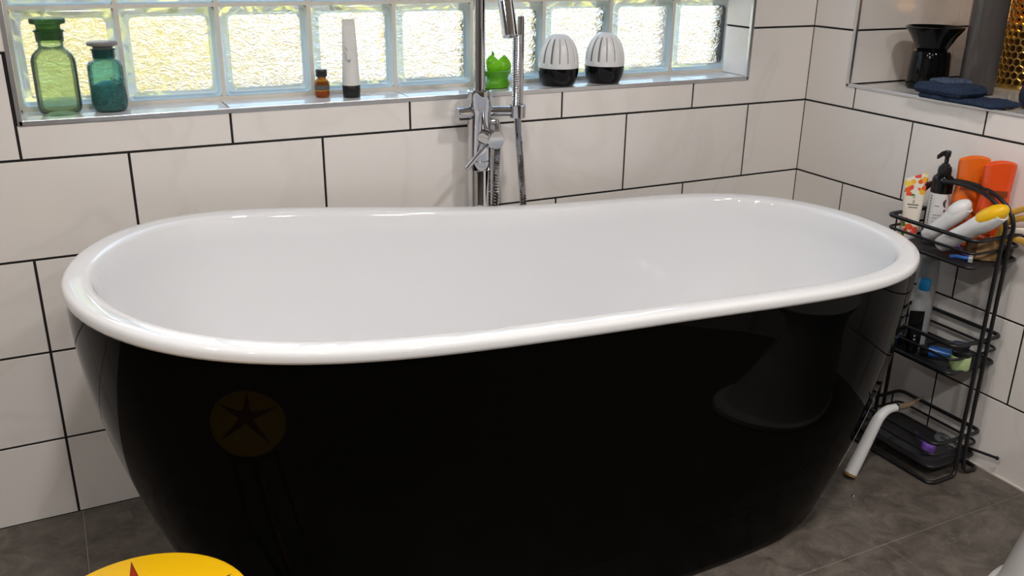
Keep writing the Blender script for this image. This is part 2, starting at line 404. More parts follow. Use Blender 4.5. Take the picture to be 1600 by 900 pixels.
# niche shell
nb = MB(); nb.box(.06, ND+.06, NY1+.0055, NY1+.06, NZ0-.06, NZ1+.06); nb.box(.06, ND+.06, NY0-.06, NY0, NZ0-.06, NZ1+.06)
nb.box(ND, ND+.06, NY0, NY1+.0055, NZ0-.06, NZ1+.06); nb.box(.06, ND, NY0, NY1+.0055, NZ1, NZ1+.06); nb.box(.06, ND, NY0, NY1+.0055, NZ0-.06, NZ0-.005)
niche = struct(nb.build('wall_niche', 'grout_black', smooth=False))
J4 = H0+4*PITCH
for (a, b) in ((NZ0+.003, J4-G), (J4+G, J4+PITCH-G), (J4+PITCH+G, NZ1)):
    tile_mesh(rect(.006, .39, a, b), lambda u, v, d: (u, NY1-d, v)).build('tile', 'wall_tile', niche, smooth=False)
    tile_mesh(rect(.393, ND, a, b), lambda u, v, d: (u, NY1-d, v)).build('tile', 'wall_tile', niche, smooth=False)
    for q in range(3):
        tile_mesh(rect(-NY1+.002+q*.385, -NY1+.382+q*.385, a, b), lambda u, v, d: (ND-d, -u, v)).build('tile', 'wall_tile', niche, smooth=False)
for q in range(3):
    tile_mesh(rect(-NY1+.003+q*.385, -NY1+.386+q*.385, -.52, -.007), lambda u, v, d: (-v, -u, NZ0+d), .02).build('ledge_tile', 'sill_tile', niche, smooth=False)

# bright steel edge trims
tr = MB()
tr.box(WX0-.004, WX1+.004, -.0028, .006, WZ0-.0045, WZ0+.0058)
tr.box(WX0-.006, WX0+.0035, -.0028, .007, WZ0-.004, WZ1); tr.box(WX1-.0035, WX1+.006, -.0028, .007, WZ0-.004, WZ1)
tr.box(WX0-.004, WX1+.004, -.0028, .006, WZ1-.006, WZ1+.004)
o = struct(tr.build('trim_1', 'satin_steel', smooth=False))
bv = o.modifiers.new('bevel', 'BEVEL'); bv.width = .0012; bv.segments = 2
tr = MB()
tr.box(-.0028, .006, NY0-.004, NY1+.004, NZ0-.004, NZ0+.0045); tr.box(-.0028, .006, NY1-.0045, NY1+.005, NZ0-.004, NZ1); tr.box(-.0028, .006, NY0-.005, NY1, NZ1-.004, NZ1+.005)
o = struct(tr.build('trim_2', 'satin_steel', smooth=False))
bv = o.modifiers.new('bevel', 'BEVEL'); bv.width = .0012; bv.segments = 2
# pale bead of sealant where the right wall meets the floor
struct(MB().box(-.004, .0, -2.4, -.0, 0, .004).build('trim_3', 'mortar', smooth=False))

# ------------------------------------------------------------------ glass block window
NCOL, NROW = 9, 3
BX = (-.2035+1.9835)/NCOL; BZ = .1955; BZ0 = .8765
win = MB()
for i in range(NCOL+1):
    x = -1.9835+i*BX; win.box(x-.0045, x+.0045, GY+.004, GY+.075, BZ0-.004, BZ0+NROW*BZ)
for j in range(NROW+1):
    z = BZ0+j*BZ; win.box(-1.9835, -.2035, GY+.0045, GY+.0745, z-.004, z+.004)
win.box(WX0-.004, -1.9835, GY+.003, GY+.08, WZ0-.02, WZ1); win.box(-.2035, WX1+.03, GY+.003, GY+.08, WZ0-.02, WZ1)
win.box(WX0-.004, WX1+.03, GY+.003, GY+.08, WZ0-.02, BZ0-.002); win.box(WX0-.004, WX1+.03, GY+.003, GY+.08, BZ0+NROW*BZ, WZ1+.02)
window = struct(win.build('window_1', 'mortar', smooth=False))
# sill and reveal tiles
for (a, b) in ((WX0, -1.598), (-1.596, -1.199), (-1.197, -.800), (-.798, -.401), (-.399, WX1)):
    tile_mesh(rect(a+.0006, b-.0006, .0055, GY+.006), lambda u, v, d: (u, v, WZ0+.0055+d), .02, .0006).build('sill_tile', 'sill_tile', window, smooth=False)
for (a, b) in ((WZ0+.006, J4-G), (J4+G, J4+PITCH-G), (J4+PITCH+G, WZ1)):
    tile_mesh(rect(-GY-.004, -.0065, a, b), lambda u, v, d: (WX1-.0+(-d), -u, v), .02).build('reveal_tile', 'wall_tile', window, smooth=False)
    tile_mesh(rect(.0065, GY+.004, a, b), lambda u, v, d: (WX0+d, u, v), .02).build('reveal_tile', 'wall_tile', window, smooth=False)

def rrect(s, t, rad, y, n=4):
    out = []
    for cx, cz, a0 in ((s-rad, t-rad, 0), (-(s-rad), t-rad, PI/2), (-(s-rad), -(t-rad), PI), (s-rad, -(t-rad), 3*PI/2)):
        for k in range(n+1):
            a = a0+PI/2*k/n; out.append((cx+rad*math.cos(a), y, cz+rad*math.sin(a)))
    return out
def block_mesh(seed):
    mb = MB(); s, t = BX/2-.0045, BZ/2-.004
    prof = [(0, .070, .010), (0, .004, .010), (.002, .001, .010), (.005, 0, .010), (.0075, .0012, .010), (.0095, .0006, .011), (.0125, .0002, .011), (.0155, .0022, .012), (.0175, .0065, .012)]
    mb.loft([rrect(s-d, t-d, r_, y) for d, y, r_ in prof], False, False, 0)
    S, T = s-.0165, t-.0165; n = 26
    vs = []; fs = []
    for j in range(n+1):
        for i in range(n+1):
            u, v = -1+2*i/n, -1+2*j/n
            e = min(1, (1-abs(u))*6, (1-abs(v))*6)
            h = noise.noise(Vector((u*4+seed*7, v*5, seed)))*.0012+noise.noise(Vector((u*9+v*4+seed*3, v*11, seed+5)))*.0007
            vs.append((u*S, .0055-h*e, v*T))
    for j in range(n):
        for i in range(n):
            a = j*(n+1)+i; fs.append((a, a+1, a+n+2, a+n+1))
    mb.add(vs, fs, 1)
    mb.add([(-S, .066, -T), (S, .066, -T), (S, .066, T), (-S, .066, T)], [(0, 1, 2, 3)], 1)
    return mb
protos = [block_mesh(k+1).build('glass_block', ['rim_glass', 'wavy_glass'], window, recalc=False) for k in range(3)]
for q in range(NCOL*NROW):
    i, j = q % NCOL, q//NCOL
    if q < 3: b = protos[q]
    else: b = protos[(q*2+j) % 3].copy(); C.objects.link(b); b.parent = window
    b.location = (-1.9835+(i+.5)*BX, GY, BZ0+(j+.5)*BZ)

# ------------------------------------------------------------------ outside, seen only through the blocks
struct(MB().box(-14, 16, .30, 30, -.30, -.05).build('ground', 'paving', smooth=False))
def shrub(label, c, R, h, n, seed):
    t = thing('garden_shrub', label, 'shrub', c)
    rnd = random.Random(seed); mb = MB()
    for _ in range(n):
        a = rnd.uniform(0, 2*PI); q = rnd.random()**.5; z = rnd.uniform(.05, 1); rr = R*math.sqrt(max(.05, 1-(2*z-1)**2*.8))*q
        p = Vector((rr*math.cos(a), rr*math.sin(a), z*h)); d = Vector((rnd.gauss(0, 1), rnd.gauss(0, 1), rnd.gauss(0, 1))).normalized()
        e = d.orthogonal().normalized(); L = rnd.uniform(.05, .12); W = L*.3
        mb.add([p-d*L, p+e*W, p+d*L, p-e*W], [(0, 1, 2, 3)])
    f = mb.build('foliage', 'leaf', t, smooth=False, recalc=False); f['kind'] = 'stuff'
    st = MB()
    for _ in range(6):
        a = rnd.uniform(0, 2*PI); st.tube([(0, 0, 0), (.2*R*math.cos(a), .2*R*math.sin(a), h*.4), (.6*R*math.cos(a), .6*R*math.sin(a), h*.8)], [.03, .02, .008], 6)
    st.build('stems', 'bark', t)
shrub('sunlit yellow green garden shrub blurred behind the two leftmost glass blocks', (-2.0, 3.6, -.05), 1.0, 1.9, 1500, 1)
shrub('pale green garden shrub blurred behind the middle glass blocks above the tap', (.6, 6.5, -.05), 1.1, 1.3, 700, 2)
shrub('olive green garden shrub blurred behind the rightmost glass blocks', (3.2, 5.6, -.05), 1.2, 1.5, 900, 3)

# ------------------------------------------------------------------ ceiling downlights
for k, (x, y) in enumerate(LAMPS):
    t = thing('ceiling_light', 'round white ceiling downlight, '+('window side row, ' if k < 3 else 'doorway side row, ')+('nearest the right wall', 'middle one over the bathtub' if k < 3 else 'middle one over the floor', 'nearest the left wall')[k % 3], 'ceiling light', (x, y, ZC), 0, 'ceiling downlights')
    MB().lathe([(.085, 0), (.085, -.004), (.078, -.010), (.066, -.010), (.064, -.004)], 32).build('housing', 'white_plastic', t)
    MB().lathe([(.063, -.004), (.063, -.006)], 32).build('lens', 'lamp_lens', t)
    ld = bpy.data.lights.new('downlight', 'AREA'); ld.shape = 'DISK'; ld.size = .13; ld.energy = LAMP_POWER; ld.color = LAMP_COL; ld.spread = math.radians(170)
    lo = bpy.data.objects.new('downlight', ld); C.objects.link(lo); lo.parent = t; lo.location = (0, 0, -.014)

# ------------------------------------------------------------------ bathtub
TUB = thing('bathtub', 'large freestanding oval bathtub, glossy black outside with white rim and inside', 'bathtub', (0, 0, 0))
q = (-1.1156, -.4995, .8456, .3639, 1.7498, 2.0291, -.1982, .872)
zq = (.642, -.0657, .0343, .0208, -.0156)
def rim_raw(a):
    c, s = math.cos(a), math.sin(a); n = q[4] if c < 0 else q[5]
    X = q[2]*math.copysign(abs(c)**(2/n), c); Y = q[3]*math.copysign(abs(s)**(2/n), s); u = X/q[2]
    return Vector((q[0]+X, q[1]+Y*(1+q[6]*u+q[7]*u*u)))
def resample(P, n):
    L = [0]
    for i in range(len(P)): L.append(L[-1]+(P[(i+1) % len(P)]-P[i]).length)
    out = []; j = 0
    for k in range(n):
        d = L[-1]*k/n
        while L[j+1] < d: j += 1
        t = (d-L[j])/max(1e-9, L[j+1]-L[j]); out.append(P[j].lerp(P[(j+1) % len(P)], t))
    return out
NT = 176
rimc = resample([rim_raw(2*PI*k/4000) for k in range(4000)], NT)
for _ in range(6): rimc = [(rimc[k-1]+rimc[k]*2+rimc[(k+1) % NT])/4 for k in range(NT)]
def zr(x):
    u = max(-1, min(1, (x-q[0])/q[2])); return sum(c*u**i for i, c in enumerate(zq))
RZ = [zr(p.x) for p in rimc]
nrm = []
for k in range(NT):
    t = (rimc[(k+1) % NT]-rimc[k-1]).normalized(); nrm.append(Vector((-t.y, t.x)))   # inward for a counter-clockwise curve
def base_pt(p, sc=1.0):
    bx, by, ba, bb, n = -1.1074, -.4827, .6369, .2947, 4.3
    a = math.atan2((p.y-q[1])/q[3], (p.x-q[0])/q[2]); c, s = math.cos(a), math.sin(a)
    return Vector((bx+sc*ba*math.copysign(abs(c)**(2/n), c), by+sc*bb*math.copysign(abs(s)**(2/n), s)))
basec = [base_pt(p) for p in rimc]
for _ in range(10): basec = [(basec[k-1]+basec[k]*2+basec[(k+1) % NT])/4 for k in range(NT)]
K = 1.80; K2 = -.10
def gfun(h): return (1-(1-h)**K)*(1-K2)+K2*h
rings = []
for i in range(33):
    h = i/32; g = gfun(h); ring = []
    for k in range(NT):
        p = rimc[k]+nrm[k]*.0035; p = basec[k].lerp(p, g); ring.append((p.x, p.y, h*(RZ[k]-.017)))
    rings.append(ring)
# small tuck-in at the foot
rings = [[(basec[k].x+nrm[k].x*.004, basec[k].y+nrm[k].y*.004, .0) for k in range(NT)]]+[[(x, y, max(z, .003)) for x, y, z in rings[0]]]+rings[1:]
MB().loft(rings, True, False).build('shell', 'tub_black', TUB, angle=70)
prof = [(.006, -.021), (.001, -.020), (0, -.016), (0, -.009), (.0012, -.0045), (.004, -.0015), (.009, 0), (.020, -.0004), (.034, -.0014), (.0395, -.0030), (.0425, -.0062), (.0445, -.012), (.0490, -.030)]
rings = [[(rimc[k].x+nrm[k].x*d, rimc[k].y+nrm[k].y*d, RZ[k]+z) for k in range(NT)] for d, z in prof]
inb = [base_pt(p, .84) for p in rimc]
for _ in range(24): inb = [(inb[k-1]+inb[k]*2+inb[(k+1) % NT])/4 for k in range(NT)]
for i in range(1, 25):
    h = 1-i/24; g = 1-(1-h)**1.9; ring = []
    for k in range(NT):
        p = inb[k].lerp(rimc[k]+nrm[k]*.0490, g); zt = RZ[k]-.030; ring.append((p.x, p.y, .14+(zt-.14)*(1-(1-h)**1.0 if False else h)))
    rings.append(ring)
cen = Vector((-1.1074, -.4827))
for s in (.85, .6, .3, .08): rings.append([(cen.x+(p.x-cen.x)*s, cen.y+(p.y-cen.y)*s, .14-.006*(1-s)) for p in inb])
MB().loft(rings, False, True).build('liner', 'tub_white', TUB, angle=70)
dr = MB().lathe([(.036, .136), (.036, .1385), (.030, .1405), (.012, .1415)], 24, (-.62, -.4827, 0)); dr.build('drain', 'chrome', TUB)

# ------------------------------------------------------------------ bath filler behind the tub
TX, TY = -1.048, -.052
TAP = thing('bath_filler', 'tall chrome floor-standing bath filler tap behind the bathtub', 'tap', (TX, TY, 0))
MB().lathe([(.042, 0), (.042, .008), (.039, .012), (.0275, .012), (.0275, .700), (.0262, .702), (.0262, .704), (.0275, .706), (.0275, .724), (.0262, .7255), (.0275, .727)], 32).build('column', 'chrome', TAP)
MB().lathe([(.0275, .727), (.0275, .838), (.0290, .840), (.0290, .885), (.0262, .888), (.0150, .888)], 32).build('mixer_body', 'chrome', TAP)
sp = [(0, 0, .875), (0, 0, 1.085)]
for k in range(1, 12):
    a = PI*k/12*.93; sp.append((0, -.062+.062*math.cos(a), 1.085+.062*math.sin(a)))
sp += [(0, -.136, 1.07), (0, -.146, 1.045)]
MB().tube(spline(sp, 4), .0135, 20).build('spout', 'chrome', TAP)
m = MB(); cyl_between(m, (0, -.132, 1.088), (0, -.156, 1.018), .0168, 24); m.build('spout_outlet', 'chrome', TAP)
m = MB(); cyl_between(m, (-.026, -.006, .836), (-.058, -.006, .836), .0155, 24, .002); cyl_between(m, (-.015, -.004, .836), (-.028, -.006, .836), .011, 20); m.build('diverter_knob', 'chrome', TAP)
m = MB(); cyl_between(m, (.004, -.015, .782), (.012, -.062, .782), .0205, 28, .002); cyl_between(m, (.012, -.0625, .782), (.0125, -.068, .782), .0212, 28, .0012); m.build('cartridge', 'chrome', TAP)
m = MB(); m.tube([(-.004, -.050, .768), (-.030, -.056, .748), (-.062, -.066, .722)], [.0062, .0058, .0054], 12); m.build('lever', 'chrome', TAP)
m = MB(); cyl_between(m, (.020, -.006, .838), (.078, -.026, .838), .0120, 20); m.build('shower_arm', 'chrome', TAP)
m = MB(); m.lathe([(.0150, .822), (.0185, .824), (.0190, .852), (.0150, .854)], 24, (.084, -.030, 0)); m.build('cradle', 'chrome', TAP)
m = MB(); m.tube(fillet([(.018, -.012, .815), (.040, -.016, .815), (.040, -.016, .780)], .014), .0072, 14); m.lathe([(.0085, .770), (.0098, .773), (.0098, .786), (.0085, .789)], 18, (.040, -.016, 0)); m.build('hose_outlet', 'chrome', TAP)
# hand shower in its cradle, hose looping behind the tub
HX, HY = TX+.084, TY-.030
HS = thing('hand_shower', 'slim chrome stick hand shower with ribbed hose held beside the bath filler', 'hand shower', (HX, HY, .828))
MB().lathe([(.0070, -.002), (.0084, .004), (.0086, .06), (.0084, .212), (.0075, .221), (.004, .223)], 24, (.0055, .002, 0)).build('handset', 'chrome', HS)
rib = []
for k in range(64):
    z = .018+.165*k/63; rib.append((.0108 if k % 2 else .0096, z))
MB().lathe(rib, 24, (-.0065, -.0045, 0)).build('ribbed_grip', 'chrome', HS)
path = spline([(0, 0, -.004), (.004, -.001, -.06), (.010, -.003, -.13), (.017, -.003, -.23), (.016, .002, -.40), (-.03, .010, -.60), (-.075, .012, -.55), (-.062, .012, -.40), (-.052, .012, -.23), (-.047, .012, -.11), (-.044, .014, -.062)], 36)
MB().tube(path, [.0092 if k % 2 else .0068 for k in range(len(path))], 10).build('hose', 'chrome', HS, angle=20)

# ------------------------------------------------------------------ things on the window sill
SZ = WZ0+.0056
def jar(label, loc, R, H, body, deep, stopper, s_scale, sh):
    t = thing('glass_jar', label, 'jar', loc, 0)
    k = H; n = 40
    a0, a1, c0, c1 = sh
    bodyp = [(R*.70, .0), (R*.86, .002), (R*.96, .008), (R, .018), (R, k*a0), (R*.985, k*(a0+.03)), (R*.90, k*(a0+.078)), (R*.72, k*(a1-.028)), (R*.60, k*(a1-.006)), (R*.56, k*(a1+.01)), (R*.56, k*c0)]
    MB().lathe(bodyp, n, cap=False).lathe([(R*.70, 0), (R*.5, .004), (.002, .006)], n, cap=False).build('body', body, t, angle=60)
    MB().lathe([(R*.57, k*c0), (R*.62, k*(c0+.004)), (R*.63, k*(c1-.02)), (R*.70, k*(c1-.008)), (R*.71, k*c1), (R*.64, k*(c1+.008))], n, cap=False).build('neck', deep, t, angle=50)
    MB().lathe([(R*.50, k*(c0+.02)), (R*.54, k*c1), (R*.55, k*.925), (R*.60, k*.938), (R*.76*s_scale, k*.944), (R*.80*s_scale, k*.955), (R*.80*s_scale, k*.985), (R*.74*s_scale, k*.998), (R*.3, k*1.0)], n).build('stopper', stopper, t, angle=50)
    return t
jar('large green glass apothecary jar with flat stopper at left end of window sill', (-1.914, .056, SZ), .0405, .184, 'green_glass', 'green_glass_deep', 'green_glass_dark', 1.0, (.55, .70, .76, .875))
mat('beads', (.05, .26, .25), .2, var=.8, vscale=220)
mat('stopper_grey', (.22, .20, .19), .35)
tj = jar('smaller teal glass jar with grey lid filled with beads on window sill', (-1.822, .062, SZ), .0345, .137, 'teal_glass', 'teal_glass_deep', 'stopper_grey', 1.06, (.63, .755, .765, .89))
bd = MB(); rnd = random.Random(4)
for _ in range(260):
    a = rnd.uniform(0, 2*PI); z = rnd.uniform(.008, .066); top = .045+.03*math.cos(a-.3)
    if z > top: z = rnd.uniform(.008, top)
    R_ = .0305*rnd.uniform(.9, 1); c = Vector((R_*math.cos(a), R_*math.sin(a), z)); r = .0026
    vs = [c+Vector(v)*r for v in ((1, 0, 0), (-1, 0, 0), (0, 1, 0), (0, -1, 0), (0, 0, 1), (0, 0, -1))]
    bd.add(vs, [(0, 2, 4), (2, 1, 4), (1, 3, 4), (3, 0, 4), (2, 0, 5), (1, 2, 5), (3, 1, 5), (0, 3, 5)])
bd.lathe([(.027, .004), (.029, .03), (.026, .052), (.012, .060)], 20)
o = bd.build('bead_filling', 'beads', tj); o['kind'] = 'stuff'

t = thing('medicine_bottle', 'small amber glass bottle with black cap beside the white tube on the sill', 'bottle', (-1.379, .074, SZ))
MB().lathe([(.014, 0), (.0160, .002), (.0165, .005), (.0165, .032), (.015, .037), (.0095, .042), (.0090, .047)], 28).build('body', 'amber_glass', t, angle=50)
MB().lathe([(.0145, .002), (.0148, .004), (.0148, .014)], 24).build('liquid', 'amber_liquid', t)
lb = MB()
for k in range(9): pass
MB().lathe([(.0168, .017), (.0168, .028)], 28, cap=False).build('label_band', 'label_grey', t)
cp = MB()
for k in range(2): pass
cp.lathe([(.0122, .046), (.0128, .047), (.0128, .060), (.0118, .0615)], 24); cp.build('cap', 'black_plastic', t)

t = thing('squeeze_tube', 'tall white squeeze tube standing on its black cap on the sill', 'tube', (-1.318, .052, SZ), -.30)
MB().lathe([(.0185, 0), (.0195, .002), (.0205, .026), (.0195, .0275)], 28).build('cap', 'black_plastic', t)
rg = []
for i in range(13):
    h = i/12; z = .0275+h*.128; rx = .0198-.0062*h*.9; ry = .0198*(1-h)**.9+.0016; rg.append(superell(rx, ry, z, 28, 2+h))
rg.append(superell(.0137, .0014, .156, 28, 4)); rg.append(superell(.0137, .0014, .1695, 28, 4))
MB().loft(rg).build('body', 'white_matt', t, angle=50)
sc = MB()
sc.tube(spline([(-.012, -.0137, .100), (-.008, -.0140, .094), (-.0095, -.0142, .087), (-.004, -.0145, .082), (.001, -.0146, .084), (-.001, -.0148, .079), (-.006, -.0148, .080)], 5), .0007, 5)
sc.tube(spline([(-.010, -.0128, .112), (-.008, -.0132, .106), (-.004, -.0134, .104)], 5), .0006, 5)
sc.build('print', 'text_grey', t)

t = thing('leaf_ornament', 'lime green leaf shaped ornament on the sill behind the bath filler', 'ornament', (-.948, .060, SZ), .25)
MB().lathe([(.024, 0), (.029, .002), (.030, .008), (.027, .016), (.025, .022), (.028, .030), (.033, .037), (.0345, .041), (.030, .043), (.015, .040)], 32, sx=1.1, sy=.8).build('bowl', 'lime_dark', t)
def lobe(cx, cz, w, h, tilt, th=.009):
    mb = MB(); rg = []
    for i in range(9):
        s = i/8; z = h*s; wv = w*math.sin(PI*min(1, .18+s*.80))**.8; off = tilt*s*s
        rg.append([(cx+off+x, y*1.0, cz+z) for x, y, _ in superell(max(.001, wv), max(.0008, th*math.sin(PI*min(.97, .15+s*.82))), 0, 16, 2)])
    return mb.loft(rg)
lobe(-.010, .034, .021, .044, -.008, .016).build('leaf', 'lime', t); lobe(.018, .030, .022, .046, .003, .016).build('leaf', 'lime', t); lobe(-.022, .052, .013, .028, .004, .011).build('leaf', 'lime', t); lobe(-.014, .074, .0035, .015, -.003, .003).build('leaf_tip', 'lime_dark', t); lobe(-.036, .030, .010, .014, -.010, .012).build('leaf', 'lime_dark', t)

def egg(label, loc):
    t = thing('egg_diffuser', label, 'diffuser', loc, 0, 'egg diffusers on the sill')
    R = .0505
    MB().lathe([(.036, 0), (.0395, .0015), (.043, .006), (.0475, .018), (.0500, .032), (R, .042), (R, .0435)], 48).build('base', 'black_gloss', t)
    H0_, H1 = .0440, .1235; n = 96; rings = []
    NS = 14
    for i in range(25):
        s = i/24; z = H0_+(H1-H0_)*s; r = R*(1-(.965*s)**2.5)**.52
        ring = []
        for k in range(n):
            a = 2*PI*k/n; ph = (a*NS/(2*PI)) % 1
            cut = 0
            if .10 < s < .93 and abs(ph-.5) < .11: cut = .0028*min(1, (s-.10)*18, (.93-s)*18)
            rr = max(.004, r-cut); ring.append((rr*math.cos(a), rr*math.sin(a), z))
        rings.append(ring)
    MB().loft(rings).build('dome', 'white_plastic', t, angle=35)
    # grey strips laid in the grooves, painting in the shade between the ribs
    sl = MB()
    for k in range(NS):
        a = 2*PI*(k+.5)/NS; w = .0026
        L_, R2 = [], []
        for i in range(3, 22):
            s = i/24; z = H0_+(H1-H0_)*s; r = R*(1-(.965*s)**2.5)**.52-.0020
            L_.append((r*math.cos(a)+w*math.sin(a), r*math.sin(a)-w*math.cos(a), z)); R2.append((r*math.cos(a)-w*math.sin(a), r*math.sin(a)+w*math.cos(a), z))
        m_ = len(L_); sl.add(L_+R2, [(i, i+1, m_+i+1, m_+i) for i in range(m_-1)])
    sl.build('slot_shade', 'groove_shade', t, recalc=False)
    return t
egg('egg shaped white ribbed diffuser with black base, nearer the tap', (-.786, .047, SZ))
egg('egg shaped white ribbed diffuser with black base, nearer the window corner', (-.652, .046, SZ))

# ------------------------------------------------------------------ niche contents
NZ = NZ0+.0005
t = thing('oil_burner', 'black glazed ceramic oil burner with wide bowl on the niche ledge', 'oil burner', (.152, -.274, NZ))
MB().lathe([(.044, 0), (.0515, .005), (.0525, .014), (.0505, .050), (.0475, .088), (.0450, .095), (.036, .098)], 40).build('body', 'black_gloss', t)
MB().lathe([(.034, .094), (.038, .100), (.056, .132), (.0700, .151), (.0730, .157), (.069, .158), (.054, .144), (.02, .124)], 40).build('bowl', 'black_gloss', t)
t = thing('tall_vase', 'tall glossy grey cylinder vase on the niche ledge beside gold lantern', 'vase', (.19, -.395, NZ))
MB().lathe([(.036, 0), (.042, .004), (.0435, .012), (.0435, .33), (.042, .335), (.038, .333), (.036, .30), (.036, .02)], 40).build('body', 'grey_glaze', t)

LT = thing('honeycomb_lantern', 'gold honeycomb lantern glowing warmly at right end of the niche', 'lantern', (.43, -.372, NZ))
hc = MB(); R = .082; NCx = 26; cell = 2*PI*R/NCx; rowh = cell*.866; nr = int(.34/rowh)
for j in range(nr):
    for i in range(NCx):
        a0 = 2*PI*(i+.5*(j % 2))/NCx; zc = .010+rowh*(j+.5); out_, in_, deep_ = [], [], []
        for k in range(6):
            b = PI/6+PI/3*k; ro = cell*.578; ri = cell*.45
            for lst, rr, dr_ in ((out_, ro, 0), (in_, ri, .0012), (deep_, ri*.95, -.005)):
                a = a0+rr*math.cos(b)/R; z = zc+rr*math.sin(b); lst.append(((R+dr_)*math.cos(a), (R+dr_)*math.sin(a), z))
        vs = out_+in_+deep_; fs = []
        for k in range(6):
            k2 = (k+1) % 6; fs += [(k, k2, 6+k2, 6+k), (6+k, 6+k2, 12+k2, 12+k)]
        hc.add(vs, fs)
o = hc.build('honeycomb_shell', 'gold', LT, smooth=False, recalc=False); o['kind'] = 'stuff'
MB().lathe([(R+.001, 0), (R+.003, .003), (R+.001, .010), (R-.006, .010)], 40).build('base_ring', 'gold', LT)
mat('hole_shade_brown', (.10, .055, .015), .5, metal=.3)
MB().lathe([(.060, .006), (.060, .16)], 28, cap=False).build('hole_shade_sleeve', 'hole_shade_brown', LT)  # brown sleeve added inside so the lower honeycomb holes look dark
mat('candle_glow', (1, .7, .3), .5, emit=(1, .50, .14), estr=5)
MB().lathe([(.022, .17), (.024, .18), (.024, .26), (.004, .285)], 20).build('bulb', 'candle_glow', LT)
ld = bpy.data.lights.new('lantern_glow', 'POINT'); ld.energy = .16; ld.color = (1, .58, .22); ld.shadow_soft_size = .012
lo = bpy.data.objects.new('lantern_glow', ld); C.objects.link(lo); lo.parent = LT; lo.location = (0, 0, .27)

# folded flannel: a strip folded back over itself
def cloth_slab(name, x0, x1, y0, y1, z0, th, mname, parent, seed, lift=0):
    mb = MB(); nx, ny = 34, 48; top = []; bot = []
    for j in range(ny+1):
        for i in range(nx+1):
            u, v = i/nx, j/ny; du, dv = min(u, 1-u)*(x1-x0), min(v, 1-v)*(y1-y0)
            e = (1-max(0, 1-min(du, dv)/(th*.55))**2)**.5
            n1 = noise.noise(Vector((u*3+seed, v*4, seed)))*.0045+noise.noise(Vector((u*11, v*16+seed, seed)))*.0018+noise.noise(Vector((u*60, v*110+seed, seed)))*.0011
            wob = noise.noise(Vector((v*5, seed*3, 1)))*.005+noise.noise(Vector((v*22, seed*3, u*22)))*.0012
            x = x0+(x1-x0)*u+wob; y = y0+(y1-y0)*v+noise.noise(Vector((u*5, seed, 3)))*.006
            m = th*.42; top.append((x, y, z0+m+(th-m)*e+n1*e)); bot.append((x, y, z0+m*(1-e)))
    W_ = nx+1; n_ = len(top); fs = []
    for j in range(ny):
        for i in range(nx):
            a = j*W_+i; fs.append((a, a+1, a+W_+1, a+W_)); fs.append((n_+a, n_+a+W_, n_+a+W_+1, n_+a+1))
    edge = [i for i in range(W_)]+[j*W_+nx for j in range(1, ny+1)]+[ny*W_+i for i in range(nx-1, -1, -1)]+[j*W_ for j in range(ny-1, 0, -1)]
    for k in range(len(edge)):
        a, b = edge[k], edge[(k+1) % len(edge)]; fs.append((a, n_+a, n_+b, b))
    mb.add(top+bot, fs)
    return mb.build(name, mname, parent, angle=80)
t = thing('washcloth', 'folded navy blue washcloth lying over the front edge of the niche', 'washcloth', (0, 0, 0))
cloth_slab('lower_fold', -.022, .072, -.608, -.396, NZ+.0035, .013, 'navy', t, 2)
cloth_slab('upper_fold', -.028, .068, -.522, -.384, NZ+.0150, .027, 'navy', t, 5)
cloth_slab('inner_layer', .018, .080, -.465, -.392, NZ+.036, .012, 'navy_light', t, 8)
t = thing('container', 'small rounded navy container cut by the right edge beside the folded washcloth', 'container', (.115, -.615, NZ))
MB().lathe([(.022, 0), (.032, .004), (.038, .016), (.040, .030), (.037, .046), (.030, .056), (.012, .060)], 32).build('body', 'navy_dark', t)

# ------------------------------------------------------------------ wire caddy
CD = thing('wire_caddy', 'black wire three tier shower caddy standing against the right wall', 'caddy', (0, 0, 0))
YN, YFAR = -.745, -.492; XA, XBk = -.175, -.018
ROD = .0048
def frame_rod(x, foot):
    pts = []
    fx = XA-.008 if foot < 0 else XBk+.004
    pts += [(fx, YFAR-.002 if foot < 0 else YFAR, ROD)] if False else []
    side = []
    top = [(x, YN, .60), (x, YN, .635), (x, YN+.020, .668), (x, YN+.065, .692), (x, (YN+YFAR)/2, .700), (x, YFAR-.065, .692), (x, YFAR-.020, .668), (x, YFAR, .635), (x, YFAR, .60)]
    top = spline(top, 5)
    low1 = fillet([(fx, YN-.006, ROD), (x, YN-.006, ROD), (x, YN, .06)], .03) if False else None
    near = fillet([((XA-.008) if foot < 0 else (XBk+.002), YN+.03, ROD), ((XA-.008) if foot < 0 else (XBk+.002), YN-.006, ROD), (x, YN-.006, ROD+.002), (x, YN, .055), (x, YN, .30)], .022)
    far = [(p.x, YFAR+YN-p.y, p.z) for p in reversed(near)]
    P = [Vector(p) for p in near]+[Vector(p) for p in top]+[Vector(p) for p in far]
    return P
P = frame_rod(-.0965, -1)
MB().tube(P, ROD, 10).build('frame_rod', 'wire_black', CD)
P = frame_rod(-.0705, 1)
MB().tube(P, ROD, 10).build('frame_rod', 'wire_black', CD)
MB().tube([(XA-.008, YN+.028, ROD), (XA-.008, YFAR-.028, ROD)], ROD, 10).build('foot_rail', 'wire_black', CD)
MB().tube([(XBk+.002, YN+.028, ROD), (XBk+.002, YFAR-.028, ROD)], ROD, 10).build('foot_rail', 'wire_black', CD)
def loop(z, r, ex=0.0, wav=0):
    return fillet([(XA-ex, YN+.0065-ex, z), (XBk+.0, YN+.0065-ex, z), (XBk+.0, YFAR-.0065+ex, z), (XA-ex, YFAR-.0065+ex, z)], .022, True)
